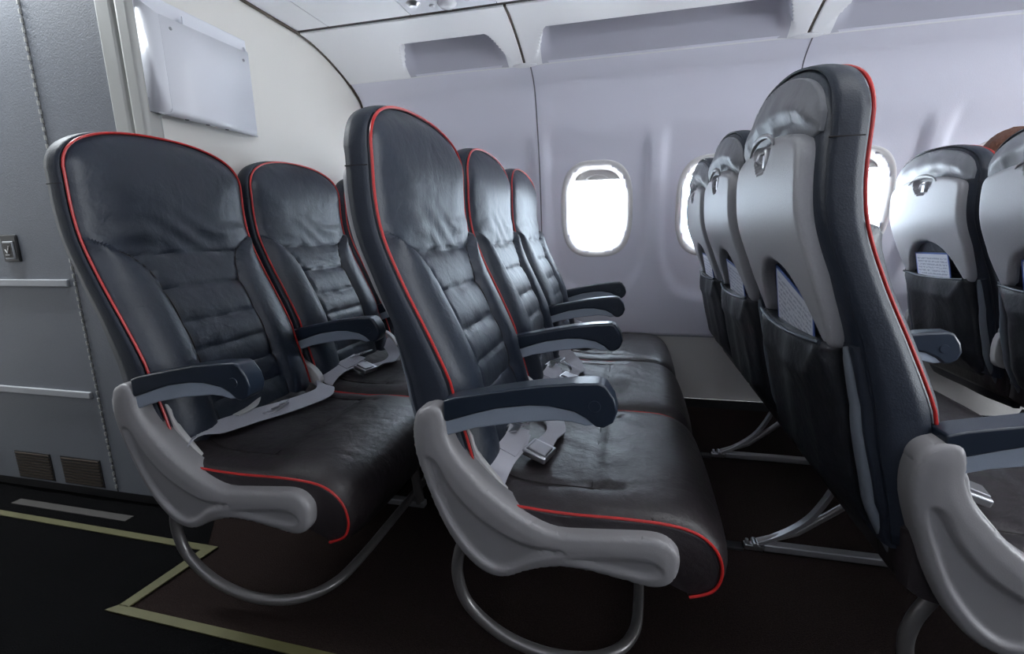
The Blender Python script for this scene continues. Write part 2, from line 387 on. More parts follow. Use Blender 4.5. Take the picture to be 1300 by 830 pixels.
ARM = [(-.372, .606), (-.356, .617), (-.31, .629), (-.267, .638), (-.21, .650), (-.153, .661), (-.09, .669), (-.046, .672), (-.034, .667), (-.019, .645), (-.013, .622), (-.020, .602), (-.036, .591), (-.050, .592), (-.066, .606), (-.088, .617), (-.132, .624), (-.168, .623), (-.229, .613), (-.268, .601), (-.329, .580), (-.352, .572), (-.374, .586)]
UND = [(-.352, .574), (-.329, .582), (-.268, .603), (-.229, .615), (-.168, .625), (-.132, .626), (-.088, .619), (-.066, .608), (-.050, .594), (-.067, .591), (-.090, .596), (-.117, .597), (-.191, .587), (-.27, .571), (-.327, .551), (-.350, .543)]
def make_armrest(root, y, w=.046, cut=None):
    AR = [(max(x, cut), z) for x, z in ARM] if cut else ARM
    if cut: AR = [p for i, p in enumerate(AR) if i == 0 or p != AR[i-1]]; AR = [p for p in AR if p[0] > cut]+[(cut, .585), (cut, .621)]
    a = MB().prism(AR, -w/2, w/2).build('armrest', 'arm', root, bevel=.006, loc=(0, y, 0))
    UN = [p for p in UND if not cut or p[0] > cut]+([(cut, .553), (cut, .580)] if cut else [])
    MB().prism(UN, -w/2+.004, w/2-.004).build('armrest_underside', 'arm_under', a, bevel=.003)
    MB().lathe([(.010, -w/2-.0012), (.011, -w/2+.001), (.011, w/2-.001), (.010, w/2+.0012)], (-.052, 0, .630)).build('recline_button', 'arm', a)
    return a
def make_hinge(root, y):
    m = MB(); m.lathe([(.024, -.020), (.030, -.014), (.031, 0), (.030, .014), (.024, .020)], (-.365, y, .568))
    m.prism(spline([(-.40, .56), (-.335, .565), (-.325, .52), (-.28, .49), (-.255, .455), (-.27, .43), (-.34, .44), (-.40, .46)], 4, True), y-.013, y+.013)
    return m.build('hinge_cover', 'bracket', root, bevel=.003)

def surfz(x, dy=0.):
    return float(np.interp(x, [-.345, -.30, -.241, -.172, -.089, 0, .075, .12], [.445, .440, .412, .404, .402, .405, .404, .396]))+.026-.010*math.exp(-((x+.17)/.11)**2)
def ribbon(P, width=.047, th=.0022, side=None):
    """strap following P; 'side' gives the across direction at each point"""
    pts = spline([p[:3] for p in P], 6); sd = spline([p[3:6] for p in P], 6)
    V = []; F = []
    for i, (p, s) in enumerate(zip(pts, sd)):
        t = pts[min(i+1, len(pts)-1)]-pts[max(i-1, 0)]; t /= np.linalg.norm(t); s = s-t*(s@t); s /= np.linalg.norm(s); n = np.cross(t, s)
        for a, b in ((-1, -1), (1, -1), (1, 1), (-1, 1)): V.append(p+s*a*width/2+n*b*th/2)
    for i in range(len(pts)-1):
        for k in range(4): F.append((i*4+k, i*4+(k+1) % 4, (i+1)*4+(k+1) % 4, (i+1)*4+k))
    F += [(3, 2, 1, 0), tuple(len(V)-4+k for k in range(4))]
    return V, F
def put(V, mtx): return [tuple(mtx @ Vector(v)) for v in V]
def buckle_box(parent, loc, rz, tilt=.0):
    mx = Matrix.Translation(loc) @ Matrix.Rotation(rz, 4, 'Z') @ Matrix.Rotation(tilt, 4, 'Y')
    m = MB().box((-.029, -.034, -.004), (.029, .030, .012)); m.V = put(m.V, mx); bk = m.build('buckle', 'metal', parent, bevel=.004)
    m = MB().prism([(-.024, .011), (.024, .011), (.024, .017), (-.018, .019)], -.028, .014); m.V = put(m.V, mx); m.build('release_flap', 'alu', bk, bevel=.002)
    return bk
def ladder(parent, loc, rz, tilt=0., s=1.):
    mx = Matrix.Translation(loc) @ Matrix.Rotation(rz, 4, 'Z') @ Matrix.Rotation(tilt, 4, 'Y') @ Matrix.Scale(s, 4)
    m = MB()
    m.tube([(-.028, -.026, 0), (.028, -.026, 0), (.028, .026, 0), (-.028, .026, 0)], .003, 8, closed=True)
    m.tube([(-.028, 0, 0), (.028, 0, 0)], .003, 8)
    m.box((-.014, .026, -.0015), (.014, .062, .0015)); m.V = put(m.V, mx)
    return m.build('buckle_tongue', 'metal', parent)
def make_belt(root, kind):
    """seat-local y, both straps lie on the cushion"""
    z = surfz
    if kind == 'near':       # long strap laid across the whole seat, ladder tongue on it
        V, F = ribbon([(-.305, -.248, .40, 1, 0, .5), (-.265, -.225, .455, 1, 0, .5), (-.250, -.16, z(-.25)+.022, 1, .2, -.35), (-.235, -.05, z(-.23)+.020, 1, .1, -.45), (-.20, .06, z(-.2)+.020, 1, .05, -.4), (-.18, .17, z(-.18)+.022, 1, 0, -.4), (-.22, .235, z(-.22)+.020, 1, 0, -.3), (-.27, .262, .405, 1, 0, -.2)], width=.054)
        b = obj('seatbelt', V, F, 'belt', root)
        ladder(b, (-.225, .0, z(-.23)+.020), .15, -.25, 1.15)
        V, F = ribbon([(-.30, .02, z(-.3)+.02, .3, 1, 0), (-.27, -.03, z(-.27)+.020, 1, .4, 0), (-.27, -.09, z(-.27)+.016, 1, 0, 0)], width=.04)
        obj('belt_tab', V, F, 'bracket', b)
    else:
        V, F = ribbon([(-.262, -.262, .385, 1, .1, -.3), (-.258, -.248, .432, 1, .1, -.35), (-.250, -.19, z(-.25)+.024, 1, .15, -.35), (-.240, -.12, z(-.24)+.032, 1, .2, -.35), (-.240, -.055, z(-.24)+.036, 1, .25, -.3)], width=.054)
        b = obj('seatbelt', V, F, 'belt', root)
        V, F = ribbon([(-.248, -.16, z(-.25)+.030, 1, .15, -.35), (-.240, -.11, z(-.24)+.040, 1, .2, -.35), (-.242, -.05, z(-.24)+.044, 1, .25, -.3)], width=.048)
        obj('belt_fold', V, F, 'belt', b)
        ladder(b, (-.243, -.03, z(-.24)+.050), 3.0, .3, 1.0)
        V, F = ribbon([(-.190, -.10, z(-.19)+.016, 1, .3, -.2), (-.18, -.03, z(-.18)+.020, 1, .3, .1), (-.17, .05, z(-.17)+.014, 1, .1, 0), (-.20, .14, z(-.2)+.018, 1, .1, .2), (-.27, .20, z(-.27)+.03, 1, .2, .3), (-.31, .248, .46, 1, 0, .5)])
        b2 = obj('seatbelt', V, F, 'belt', root)
        buckle_box(b2, (-.185, -.105, z(-.19)+.022), -.25, .25)
    return b

def make_seat():
    root = empty('passenger_seat')
    make_backrest(root); make_cushion(root)
    make_armrest(root, -.265, cut=-.333)
    return root
def copy_tree(o, parent=None):
    c = o.copy(); COL.objects.link(c); c.parent = parent
    for ch in list(o.children): copy_tree(ch, c)
    return c

# ------------------------------------------------------------------ seat frame (side fairing, beams, legs, bar) : one per row
FAIR = [(-.357, .610), (-.374, .604), (-.388, .592), (-.398, .56), (-.395, .509), (-.375, .442), (-.353, .383), (-.321, .324), (-.281, .281), (-.247, .265), (-.214, .267), (-.173, .287), (-.118, .304), (-.064, .305), (.003, .297), (.048, .290), (.078, .297), (.096, .318), (.101, .348), (.096, .368), (.078, .385), (.05, .391), (.001, .387), (-.057, .381), (-.118, .377), (-.164, .391), (-.211, .419), (-.25, .448), (-.281, .479), (-.312, .517), (-.327, .55), (-.330, .58), (-.338, .604)]
PA = [(-.372, .50), (-.352, .50), (-.325, .45), (-.28, .40), (-.225, .365), (-.17, .345), (-.105, .343), (-.16, .322), (-.205, .293), (-.245, .288), (-.285, .315), (-.325, .37), (-.355, .44)]
PB = [(-.10, .326), (-.06, .336), (0, .345), (.045, .348), (.068, .338), (.070, .324), (.046, .315), (0, .318), (-.055, .322)]
def make_frame():
    root = empty('seat_row_frame')
    ol = [tuple(p) for p in spline(FAIR, 3, True)]
    pa = np.array(spline(PA, 4, True)); pb = np.array(spline(PB, 4, True))
    def h(P, d):
        a = sm(-.004, .009, sdist(P, pa)); b = sm(-.004, .008, sdist(P, pb))
        crown = .004*sm(0, .03, d)
        return .030+rnd(d, .010)+crown-.009*a-.007*b
    V, F = relief(ol, .0045, h, lambda p, hh: (p[0], .812-hh, p[1]), -.022)
    f = fix_normals(obj('side_fairing', V, F, 'fairing', root))
    MB().lathe([(.024, -.018), (.030, -.012), (.0325, -.004), (.0325, .060), (.030, .067), (.022, .071)], (-.363, .800, .575), n=32).build('fairing_pivot', 'fairing', f)
    # inner cover strip between fairing and cushion
    MB().prism(spline([(-.335, .56), (-.30, .545), (-.285, .50), (-.25, .455), (-.2, .40), (-.13, .37), (-.05, .372), (-.05, .345), (-.2, .345), (-.30, .43), (-.335, .50)], 3, True), .834, .846).build('inner_cover', 'bracket', root, bevel=.003)
    for x, z, r in ((-.21, .288, .017), (.03, .284, .017)):
        MB().tube([(x, .86, z), (x, 2.42, z)], r, 16).build('cross_beam', 'tube', root)
    MB().tube([(-.345, .86, .45), (-.345, 2.42, .45)], .011, 12).build('back_rail', 'bracket', root)
    for y in (1.365, 1.955):
        P = spline([(-.447, .022), (-.40, .045), (-.348, .082), (-.310, .122), (-.282, .170), (-.262, .215), (-.235, .275)], 5)
        m = MB(); 
        V = []; F = []
        for i, p in enumerate(P):
            t = P[min(i+1, len(P)-1)]-P[max(i-1, 0)]; t /= np.linalg.norm(t); nn = np.array([-t[1], t[0]])
            for a, b in ((-1, -1), (1, -1), (1, 1), (-1, 1)): V.append((p[0]+nn[0]*b*.006, y+a*.011, p[1]+nn[1]*b*.006))
        for i in range(len(P)-1):
            for k in range(4): F.append((i*4+k, i*4+(k+1) % 4, (i+1)*4+(k+1) % 4, (i+1)*4+k))
        F += [(3, 2, 1, 0), tuple(len(V)-4+k for k in range(4))]
        lg = fix_normals(obj('rear_leg', V, F, 'alu', root, bevel=.0015))
        MB().tube([(-.44, y, .028), (-.34, y+.002, .070), (-.256, y+.004, .142), (-.215, y+.004, .180)], .010, 10).build('brace_tube', 'tube', root)
        m = MB().box((-.475, y-.011, .004), (-.425, y+.011, .020)); m.tube([(-.447, y-.016, .024), (-.447, y+.016, .024)], .008, 10); m.tube([(-.468, y, .02), (-.468, y, .034)], .005, 8)
        m.build('track_fitting', 'metal', root, bevel=.002)
        MB().box((-.425, y-.014, .006), (.09, y+.014, .028)).build('floor_bar', 'alu', root, bevel=.004)
        MB().tube([(.07, y, .02), (.06, y, .12), (.03, y, .275)], .016, 12).build('front_leg', 'tube', root)
        MB().box((-.60, y-.016, .0), (-.478, y+.016, .010)).build('track_cover', 'dark', root, bevel=.002)
    P = spline([(-.315, .838, .31), (-.335, .838, .262), (-.340, .838, .205), (-.318, .838, .140), (-.25, .838, .082), (-.165, .840, .052), (-.085, .848, .045), (-.02, .872, .045), (.025, .925, .045), (.042, 1.02, .045), (.045, 1.3, .045), (.045, 2.38, .045)], 8)
    MB().tube(P, .0125, 14).build('baggage_bar', 'tube', root)
    return root

OFF = [-.750, 0., .795, 1.60]
proto = make_seat(); frame = make_frame()
row_of = ['rearmost row by the bulkhead', 'middle row with red piped fronts', 'row seen from behind', 'frontmost row at right']
pos_of = ['aisle', 'middle', 'window']
LBL = {
 (0, 0): 'leftmost black leather seat with red piping, a long grey strap across its cushion',
 (0, 1): 'black leather seat between its two row mates, in the rearmost row below the wall box',
 (0, 2): 'black leather window seat of the rearmost row, only a sliver showing behind the tall seat',
 (1, 0): 'tall black leather aisle seat in the centre, buckle and strap lying on its cushion',
 (1, 1): 'black leather middle seat of the central row, just behind the tall aisle seat',
 (1, 2): 'black leather window seat of the central row, nearest the uncovered round window',
 (2, 0): 'largest seat back seen from behind, thick red piping edge, beside the aisle at right',
 (2, 1): 'seat seen from behind, middle of the three grey shells in front of the windows',
 (2, 2): 'seat seen from behind, furthest and smallest of the three grey shells against the window',
 (3, 1): 'seat back cut off by the right edge of the photo',
 (3, 2): 'seat seen from behind at right, pale shell and wide black pocket, brown hair above it',
}
first = True
for r, ox in enumerate(OFF):
    for k in range(3):
        if (r, k) not in LBL: continue
        o = proto if first else copy_tree(proto); first = False
        o.location = (ox, CY0+PITCH*k, 0)
        tag(o, LBL[(r, k)], 'seat', 'airliner seats in rows of three')
for r, ox in enumerate(OFF):
    o = frame if r == 0 else copy_tree(frame)
    o.location = (ox+(.028 if r == 2 else 0), 0, 0)
    tag(o, ['grey seat frame with curved side panel and looped bar under the leftmost row',
            'grey seat frame with curved side panel under the central row, loop bar near bottom edge',
            'grey seat frame at the right edge with curved legs standing on the brown carpet',
            'seat frame under the frontmost row, pale rail visible at the right edge'][r], 'seat frame', 'frames carrying the seat rows')
roots = {tuple(k): o for k, o in [((min(range(4), key=lambda r: abs(OFF[r]-o.location.x)), int(round((o.location.y-CY0)/PITCH))), o) for o in bpy.data.objects if o.name.startswith('passenger_seat') and o.type == 'EMPTY']}
protoB = {}
def belts_for(key, kind):
    tmp = empty('tmp'); make_belt(tmp, kind)
    for ch in list(tmp.children): ch.parent = roots[key]
    bpy.data.objects.remove(tmp)
belts_for((0, 0), 'near'); belts_for((1, 0), 'b')
for key in roots:
    if key in ((0, 0), (1, 0)): continue
    src = [c for c in roots[(1, 0)].children if c.name.startswith('seatbelt')]
    if key[0] == 3: continue
    for c in src:
        copy_tree(c, roots[key])
hng = make_hinge(roots[(0, 1)], -.268)
for key in roots:
    if key[1] > 0 and key != (0, 1): copy_tree(hng, roots[key])
# middle and window seats carry the plain armrest
for key in roots:
    if key[1] == 0: continue
    for c in [c for c in roots[key].children if c.name.startswith('armrest')]:
        for d in list(c.children): bpy.data.objects.remove(d)
        bpy.data.objects.remove(c)
    make_armrest(roots[key], -.265)
for r in range(4):                                    # wall-side armrest of each window seat
    o = roots[(r, 2)]
    src = [c for c in roots[(0, 1)].children if c.name.startswith(('armrest', 'hinge_cover'))]
    for c in src:
        n = copy_tree(c, o)
        if c.name.startswith('armrest'): n.location.y = .265
        else: n.location.y = .533
m = MB().box((.085, -.012, .17), (.089, .012, .262)); m.build('life_vest_strap', 'pipe', roots[(0, 0)])['label'] = 'red life vest pull strap'

# seats across the aisle, beside and behind the camera position: they keep the low daylight of their windows off the aisle
nl = []
for ox in (-2.35, -1.55, -.75, .0, .795, 1.60, 2.4):
    for y in (-.55, -1.09):
        o = empty('passenger_seat', (ox, y, 0))
        for c in roots[(2, 1)].children:
            if c.name.startswith(('backrest', 'seat_cushion', 'lower_back_cover', 'back_shell')): copy_tree(c, o)
        if not nl: nl = [MB().tube([(.09, s_, 0), (.06, s_, .12), (.0, s_, .31)], .014, 8).build('leg', 'tube', o) for s_ in (-.15, .15)]+[MB().tube([(-.42, s_, 0), (-.30, s_, .14), (-.24, s_, .32)], .014, 8).build('leg', 'tube', o) for s_ in (-.15, .15)]
        else:
            for c in nl: copy_tree(c, o)
        tag(o, 'black leather seat across the aisle, outside the photo', 'seat', 'seats on the other side of the aisle')

# safety cards standing in the pockets
CARDS = {(2, 0): ('large safety card in the pocket of the nearest seat back, tilted', .32, .03, .01), (2, 1): ('safety card in the pocket of the middle grey seat back', .10, 0, 0), (2, 2): ('small pale card in the pocket of the furthest grey seat back', .03, 0, 0),
         (3, 1): ('safety card in the pocket at the right edge of the photo', .0, 0, 0), (3, 2): ('white printed card with blue edge in the wide black pocket at right', -.03, 0, 0)}
for (r, k), (lb, ry, dy, dz) in CARDS.items():
    c = MB().box((-.0012, -.105, 0), (.0012, .105, .22)).build('safety_card', 'card', bevel=.0004)
    c.location = (OFF[r]-.437, CY0+PITCH*k+dy, .602+dz); c.rotation_euler = (ry, -.215, 0)
    tag(c, lb, 'safety card', 'cards in the seat pockets')

# ------------------------------------------------------------------ sidewall, windows
WX0, WX1 = -1.36, 4.3
WP = [(.385, 2.535), (.7, 2.525), (1.0, 2.50), (1.25, 2.46), (1.45, 2.405), (1.575, 2.355), (1.625, 2.30), (1.655, 2.245)]
_w = np.array(spline(WP, 10))
WINX = [-1.292, -.732, -.172, .388, .948, 1.508, 2.068, 2.628, 3.188, 3.748]; WZ = 1.026; SEAMS = [-.452, .668, 1.788, 2.908]
def sup(u, w, a, b, e): return (np.abs(u/a)**e+np.abs(w/b)**e)
def wall_side():
    S_ = .014; nx = int((WX1-WX0)/S_); s = np.arange(0, len(_w)-1, 1)
    arc = np.concatenate([[0], np.cumsum(np.hypot(*np.diff(_w, axis=0).T))]); nz = int(arc[-1]/S_)
    za = np.interp(np.linspace(0, arc[-1], nz+1), arc, _w[:, 0]); ya = np.interp(np.linspace(0, arc[-1], nz+1), arc, _w[:, 1])
    xs = np.linspace(WX0, WX1, nx+1); V = []; keep = []
    X, Z = np.meshgrid(xs, za, indexing='ij'); Yw = np.repeat(ya[None, :], nx+1, 0)
    D = np.zeros_like(X)
    for wx in WINX:
        zc = np.where(Z < WZ, (Z-WZ)/.47, (Z-WZ)/.85)
        q = (np.abs((X-wx)/.264)**3.0+np.abs(zc)**3.0)**(1/3.0)
        D = np.maximum(D, (1-sm(.84, 1.0, q))*(1-sm(1.275, 1.42, Z)))
    for sx in SEAMS: D = D*1
    Yw = Yw+.026*D-.008
    for sx in SEAMS: Yw = Yw+.004*np.exp(-((X-sx)/.004)**2)
    V = [(X[i, j], Yw[i, j], Z[i, j]) for i in range(nx+1) for j in range(nz+1)]
    F = []
    for i in range(nx):
        for j in range(nz):
            cx, cz = (xs[i]+xs[i+1])/2, (za[j]+za[j+1])/2
            if any(sup(cx-wx, cz-WZ, .156, .214, 3) < 1 for wx in WINX if abs(cx-wx) < .3): continue
            a = i*(nz+1)+j; F.append((a, a+1, a+nz+2, a+nz+1))
    o = obj('wall_right', V, F, 'wall', smooth=60); structure(o)
    sl = o.modifiers.new('thick', 'SOLIDIFY'); sl.thickness = .006; sl.offset = 1 
    return o
wall_side()
m = MB()
for sx in SEAMS: m.tube([(sx, y-.006, z) for z, y in _w], .0030, 6)
structure(m.build('trim_1', 'seam'))
def ywall(z): return float(np.interp(z, _w[:, 0], _w[:, 1]))
def ringse(a, b, e, n=56):
    out = []
    for k in range(n):
        t = 2*PI*k/n; c, s_ = math.cos(t), math.sin(t)
        out.append((a*math.copysign(abs(c)**(2/e), c), b*math.copysign(abs(s_)**(2/e), s_)))
    return out
def make_window(i, wx):
    R = [(.180, .239, .009, 0), (.177, .236, .003, 0), (.172, .231, .0, 0), (.165, .224, .001, 0), (.156, .215, .007, 0), (.148, .207, .018, 0), (.143, .201, .034, 0), (.140, .197, .042, 0), (.138, .194, .090, 0)]
    V = []; F = []; n = 56
    for a, b, dy, _ in R:
        for (x, z) in ringse(a, b, 3.0, n): V.append((wx+x, ywall(WZ+z)+.0115+dy, WZ+z))
    for k in range(len(R)-1):
        for j in range(n): F.append((k*n+j, (k+1)*n+j, (k+1)*n+(j+1) % n, k*n+(j+1) % n))
    f = obj(f'window_{i}', V, F, 'bezel', smooth=60); structure(f)
    so = f.modifiers.new('thick', 'SOLIDIFY'); so.thickness = .003; so.offset = 1
    # pane at the back of the reveal
    ys = 2.606; rr = ringse(.142, .200, 3.0, n)
    m = MB(); m.add([(wx+x, ywall(WZ+z)+.105, WZ+z) for x, z in rr]+[(wx+x, ywall(WZ+z)+.108, WZ+z) for x, z in rr],
          [tuple(range(n)), tuple(range(2*n-1, n-1, -1))]+[(j, n+j, n+(j+1) % n, (j+1) % n) for j in range(n)])
    m.build('pane', 'glass', f, smooth=0)
    # inner dust-pane rim
    MB().tube([(wx+x*.86, ywall(WZ+z*.86)+.098, WZ+z*.86) for x, z in rr], .0018, 6, closed=True).build('pane_seal', 'ledge', f)
    # shade drawn a little way down, with grip
    zb = WZ+.148 if i != 4 else WZ+.148
    pts = [(x, z) for x, z in ringse(.141, .199, 3.0, 80) if z > zb-WZ]; pts.sort(key=lambda p: math.atan2(p[1], p[0]))
    x0 = .141*(1-((zb-WZ)/.199)**3)**(1/3)
    pts = [(x0, zb-WZ)]+pts+[(-x0, zb-WZ)]
    k = len(pts); V = [(wx+x, ywall(WZ+z)+.070, WZ+z) for x, z in pts]+[(wx+x, ywall(WZ+z)+.076, WZ+z) for x, z in pts]
    sh = fix_normals(obj('window_shade', V, [tuple(range(k)), tuple(range(2*k-1, k-1, -1))]+[(j, k+j, k+(j+1) % k, (j+1) % k) for j in range(k)], 'shade', f, smooth=0))
    MB().tube([(wx+x, ywall(zb)+.066, zb+.004+.022*(1-(x/.055)**2)) for x in np.linspace(-.055, .055, 13)], .004, 8).build('shade_grip', 'bezel', sh)
    MB().tube([(wx+x, ywall(zb)+.067, zb+.003) for x in np.linspace(-x0*.97, x0*.97, 9)], .0035, 8).build('shade_lip', 'bezel', sh)
for i, wx in enumerate(WINX): make_window(i+1, wx)

# dado below the ledge
m = MB(); 
for a, b in ((WX0, .690), (.694, 2.4), (2.404, WX1)): m.box((a, 2.536, .048), (b, 2.55, .381))
structure(m.build('wall_lower', 'dado'))
structure(MB().box((WX0, 2.527, .378), (WX1, 2.55, .386)).build('trim_2', 'ledge'))
m = MB().box((WX0, 2.528, 0), (WX1, 2.55, .047))
for x in np.arange(-1.2, 4.2, .14): m.lathe([(.005, -.003), (.005, 0)], (x, 2.528, .03), n=8)
structure(m.build('baseboard_right', 'dark'))

# ------------------------------------------------------------------ overhead: bin lower panels and service strip
BP = [(1.895, 1.750), (1.97, 1.742), (2.06, 1.722), (2.13, 1.700), (2.185, 1.680), (2.225, 1.663), (2.25, 1.652)]
_b = np.array(spline(BP, 6)); barc = np.concatenate([[0], np.cumsum(np.hypot(*np.diff(_b, axis=0).T))]); barc /= barc[-1]
def bin_panel(x0, x1, rx0, rx1):
    nx, nt_ = int((x1-x0)/.006), 110
    xs = np.linspace(x0, x1, nx+1); ts = np.linspace(0, 1, nt_+1)
    X, T = np.meshgrid(xs, ts, indexing='ij'); y = np.interp(T, barc, _b[:, 0]); z = np.interp(T, barc, _b[:, 1])
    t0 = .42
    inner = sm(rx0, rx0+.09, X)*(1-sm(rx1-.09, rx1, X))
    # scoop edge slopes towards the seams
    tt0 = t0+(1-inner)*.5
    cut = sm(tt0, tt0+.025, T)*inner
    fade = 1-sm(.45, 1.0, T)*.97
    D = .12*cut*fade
    V = [(X[i, j], y[i, j]+D[i, j]*.35, z[i, j]+D[i, j]*.94) for i in range(nx+1) for j in range(nt_+1)]
    F = [(i*(nt_+1)+j, (i+1)*(nt_+1)+j, (i+1)*(nt_+1)+j+1, i*(nt_+1)+j+1) for i in range(nx) for j in range(nt_)]
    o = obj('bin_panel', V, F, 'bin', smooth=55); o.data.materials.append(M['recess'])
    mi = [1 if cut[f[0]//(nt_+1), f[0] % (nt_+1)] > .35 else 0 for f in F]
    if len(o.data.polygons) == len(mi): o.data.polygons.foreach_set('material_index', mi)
    else: print('bin faces', len(o.data.polygons), len(mi))
    o.data.update(); so = o.modifiers.new('thick', 'SOLIDIFY'); so.thickness = .006; so.offset = -1
    return o
edges = [WX0+.004, -.475, .645, 1.765, 2.885]; rec = [(-1.06, -.515), (-.435, .605), (.685, 1.725), (1.805, 2.845)]
BL = ['white overhead bin above the rearmost row, next to the bulkhead', 'white overhead bin with a long grey recess, above the uncovered window', 'white overhead bin at the upper right corner of the photo', 'white overhead bin forward of the right edge']
edges.append(WX1); rec.append((2.93, 4.0)); BL.append('white overhead bin at the far forward end')
for i in range(5-1):
    r = empty('overhead_bin', ((edges[i]+edges[i+1])/2, 2.0, 1.65)); off = -Vector(r.location)
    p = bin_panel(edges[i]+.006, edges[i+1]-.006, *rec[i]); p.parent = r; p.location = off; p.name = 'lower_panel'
    # bin body above (hidden box with door)
    b = MB().prism([(1.30, 1.765), (1.905, 1.765), (1.94, 1.88), (2.25, 1.90), (2.25, 2.05), (1.42, 2.10), (1.27, 1.95)], 0, 1)
    V = [(edges[i]+.006+(edges[i+1]-edges[i]-.012)*v[1], v[0], v[2]) for v in b.V]
    q = fix_normals(obj('bin_body', V, b.F, 'bin', r, bevel=.01)); q.location = off
    tag(r, BL[i], 'overhead bin', 'overhead bins above the windows')
m = MB()
for sx in edges[1:-1]:
    m.tube([(sx, y+.004, z+.001) for y, z in _b], .0075, 6)
structure(m.build('trim_3', 'gap'))
m = MB()
m.box((WX0, 1.880, 1.7535), (WX1, 1.915, 1.775)); structure(m.build('trim_4', 'gap'))
m = MB()
for sx in edges[1:-1]:                           # lens-shaped caps where bin joint meets the sidewall
    V = []; n = 16
    for j in range(9):
        a = -PI/2+PI*j/8
        for k in range(n):
            t = 2*PI*k/n; V.append((sx+.058*math.sin(a), 2.246+.014*math.cos(a)*math.cos(t), 1.650+.011*math.cos(a)*math.sin(t)))
    F = [(j*n+k, j*n+(k+1) % n, (j+1)*n+(k+1) % n, (j+1)*n+k) for j in range(8) for k in range(n)]
    m.add(V, F)
structure(m.build('trim_5', 'bin'))
# bright lip along the lower edge of the bins
structure(MB().tube([(x, 2.250, 1.6495) for x in np.linspace(WX0, WX1, 30)], .0035, 8).build('trim_6', 'bin'))
# passenger service strip (flat panels with reading light and air nozzle)
sx = [WX0+.004, -1.205, -.845, -.50, .28, 1.0, 1.8, 3.0, WX1]
m = MB()
for a, b in zip(sx, sx[1:]):
    if abs(a+.845) < .01: continue
    m.box((a+.0015, 1.28, 1.752), (b-.0015, 1.882, 1.762))
structure(m.build('ceiling_panels', 'bin', bevel=.001)).name = 'ceiling'
u = empty('service_unit', (-.67, 1.58, 1.75)); off = -Vector(u.location)
q = MB().box((-.8435, 1.28, 1.752), (-.5015, 1.882, 1.762)).build('unit_panel', 'white', u, bevel=.001); q.location = off
for x, y in ((-.795, 1.80), (-.72, 1.60)):
    q = MB().lathe([(.008, -.014), (.016, -.012), (.020, -.005), (.026, -.002), (.030, .004)], (x, y, 1.752), 'z').build('air_nozzle', 'metal', u); q.location = off
for x, y in ((-.675, 1.83), (-.60, 1.64)):
    q = MB().lathe([(.012, -.016), (.026, -.013), (.033, -.006), (.036, .002)], (x, y, 1.752), 'z').build('reading_light', 'lens', u); q.location = off
for x, y in ((-.735, 1.83), (-.595, 1.82)):
    q = MB().lathe([(.006, -.005), (.009, -.003), (.010, .002)], (x, y, 1.752), 'z').build('call_button', 'lens', u); q.location = off
tag(u, 'white service unit with round reading light and air nozzle at the top edge', 'service unit')

# ------------------------------------------------------------------ bulkhead with curved edge, lavatory wall, floor, far shell
bk = [(1.165, 0), (2.55, 0), (2.55, .385)]+[(float(y)+.012, float(z)) for z, y in _w[::4]]+[(float(y), float(z)+.004) for y, z in _b[::-1][::4]]+[(1.895, 1.76), (1.3, 1.76), (1.3, 2.3), (1.165, 2.3)]
V = [(-1.40, y, z) for y, z in bk]+[(-1.36, y, z) for y, z in bk]; n = len(bk)
o = fix_normals(obj('wall_rear', V, [tuple(range(n)), tuple(range(2*n-1, n-1, -1))]+[(i, (i+1) % n, n+(i+1) % n, n+i) for i in range(n)], 'bulk')); structure(o)
# dark seal following the joint of bulkhead and cabin lining
pth = [(-1.352, y-.004, z-.004) for y, z in ([(1.3, 1.752), (1.6, 1.752), (1.89, 1.750)]+[(float(a), float(b)) for a, b in _b[4::4]]+[(float(y), float(z)) for z, y in _w[::-1][3::4]])]
structure(MB().tube(pth, .006, 8).build('trim_7', 'gap'))
# corner post
structure(MB().prism([(-1.405, 0.04), (-1.352, .04), (-1.352, 2.3), (-1.405, 2.3)], 1.158, 1.215).build('trim_8', 'trim', bevel=.012))
structure(MB().prism([(-1.470, 0.04), (-1.415, .04), (-1.415, 2.3), (-1.470, 2.3)], 1.158, 1.19).build('trim_9', 'trim', bevel=.006))
structure(MB().box((-1.755, 1.168, .045), (-1.45, 1.20, 2.3)).build('wall_left', 'lav'))
d = MB().box((-2.60, 1.168, .045), (-1.762, 1.20, 2.3)).build('door_1', 'lav'); structure(d)
m = MB()
for k in range(90):
    z = .06+k*.025; m.box((-1.7605, 1.162, z), (-1.7560, 1.172, z+.013))
m.build('hinge', 'trim', d)
m = MB(); m.box((-1.7618, 1.1675, .045), (-1.7552, 1.19, 2.3)); m.build('hinge_gap', 'dark', d)
for z in (.793, .406): MB().box((-2.60, 1.158, z-.012), (-1.785, 1.169, z+.012)).build('bumper_rail', 'ledge', d, bevel=.003)
for a, b in ((-2.235, -2.055), (-2.004, -1.815)):
    m = MB().box((a, 1.166, .052), (b, 1.169, .160))
    v = m.build('vent_grille', 'dark', d)
    m = MB()
    for k in range(9): m.box((a+.006, 1.162, .058+k*.0115), (b-.006, 1.168, .063+k*.0115))
    m.build('grille_slats', 'gap', v)
lp = MB().box((-2.047, 1.160, .864), (-1.975, 1.170, .953)).build('latch_plate', 'dark', d, bevel=.004)
MB().box((-2.034, 1.156, .872), (-1.988, 1.164, .932)).build('latch_inset', 'ledge', lp, bevel=.003)
m = MB()
m.box((-2.029, 1.1545, .878), (-1.993, 1.157, .926)); m.build('latch_face', 'greystrip', lp)
m = MB(); m.tube([(-2.020, 1.153, .905), (-2.012, 1.153, .892), (-2.000, 1.153, .916)], .0018, 6); m.tube([(-2.021, 1.153, .887), (-2.003, 1.153, .887)], .0015, 6); m.build('latch_symbol', 'bracket', lp)
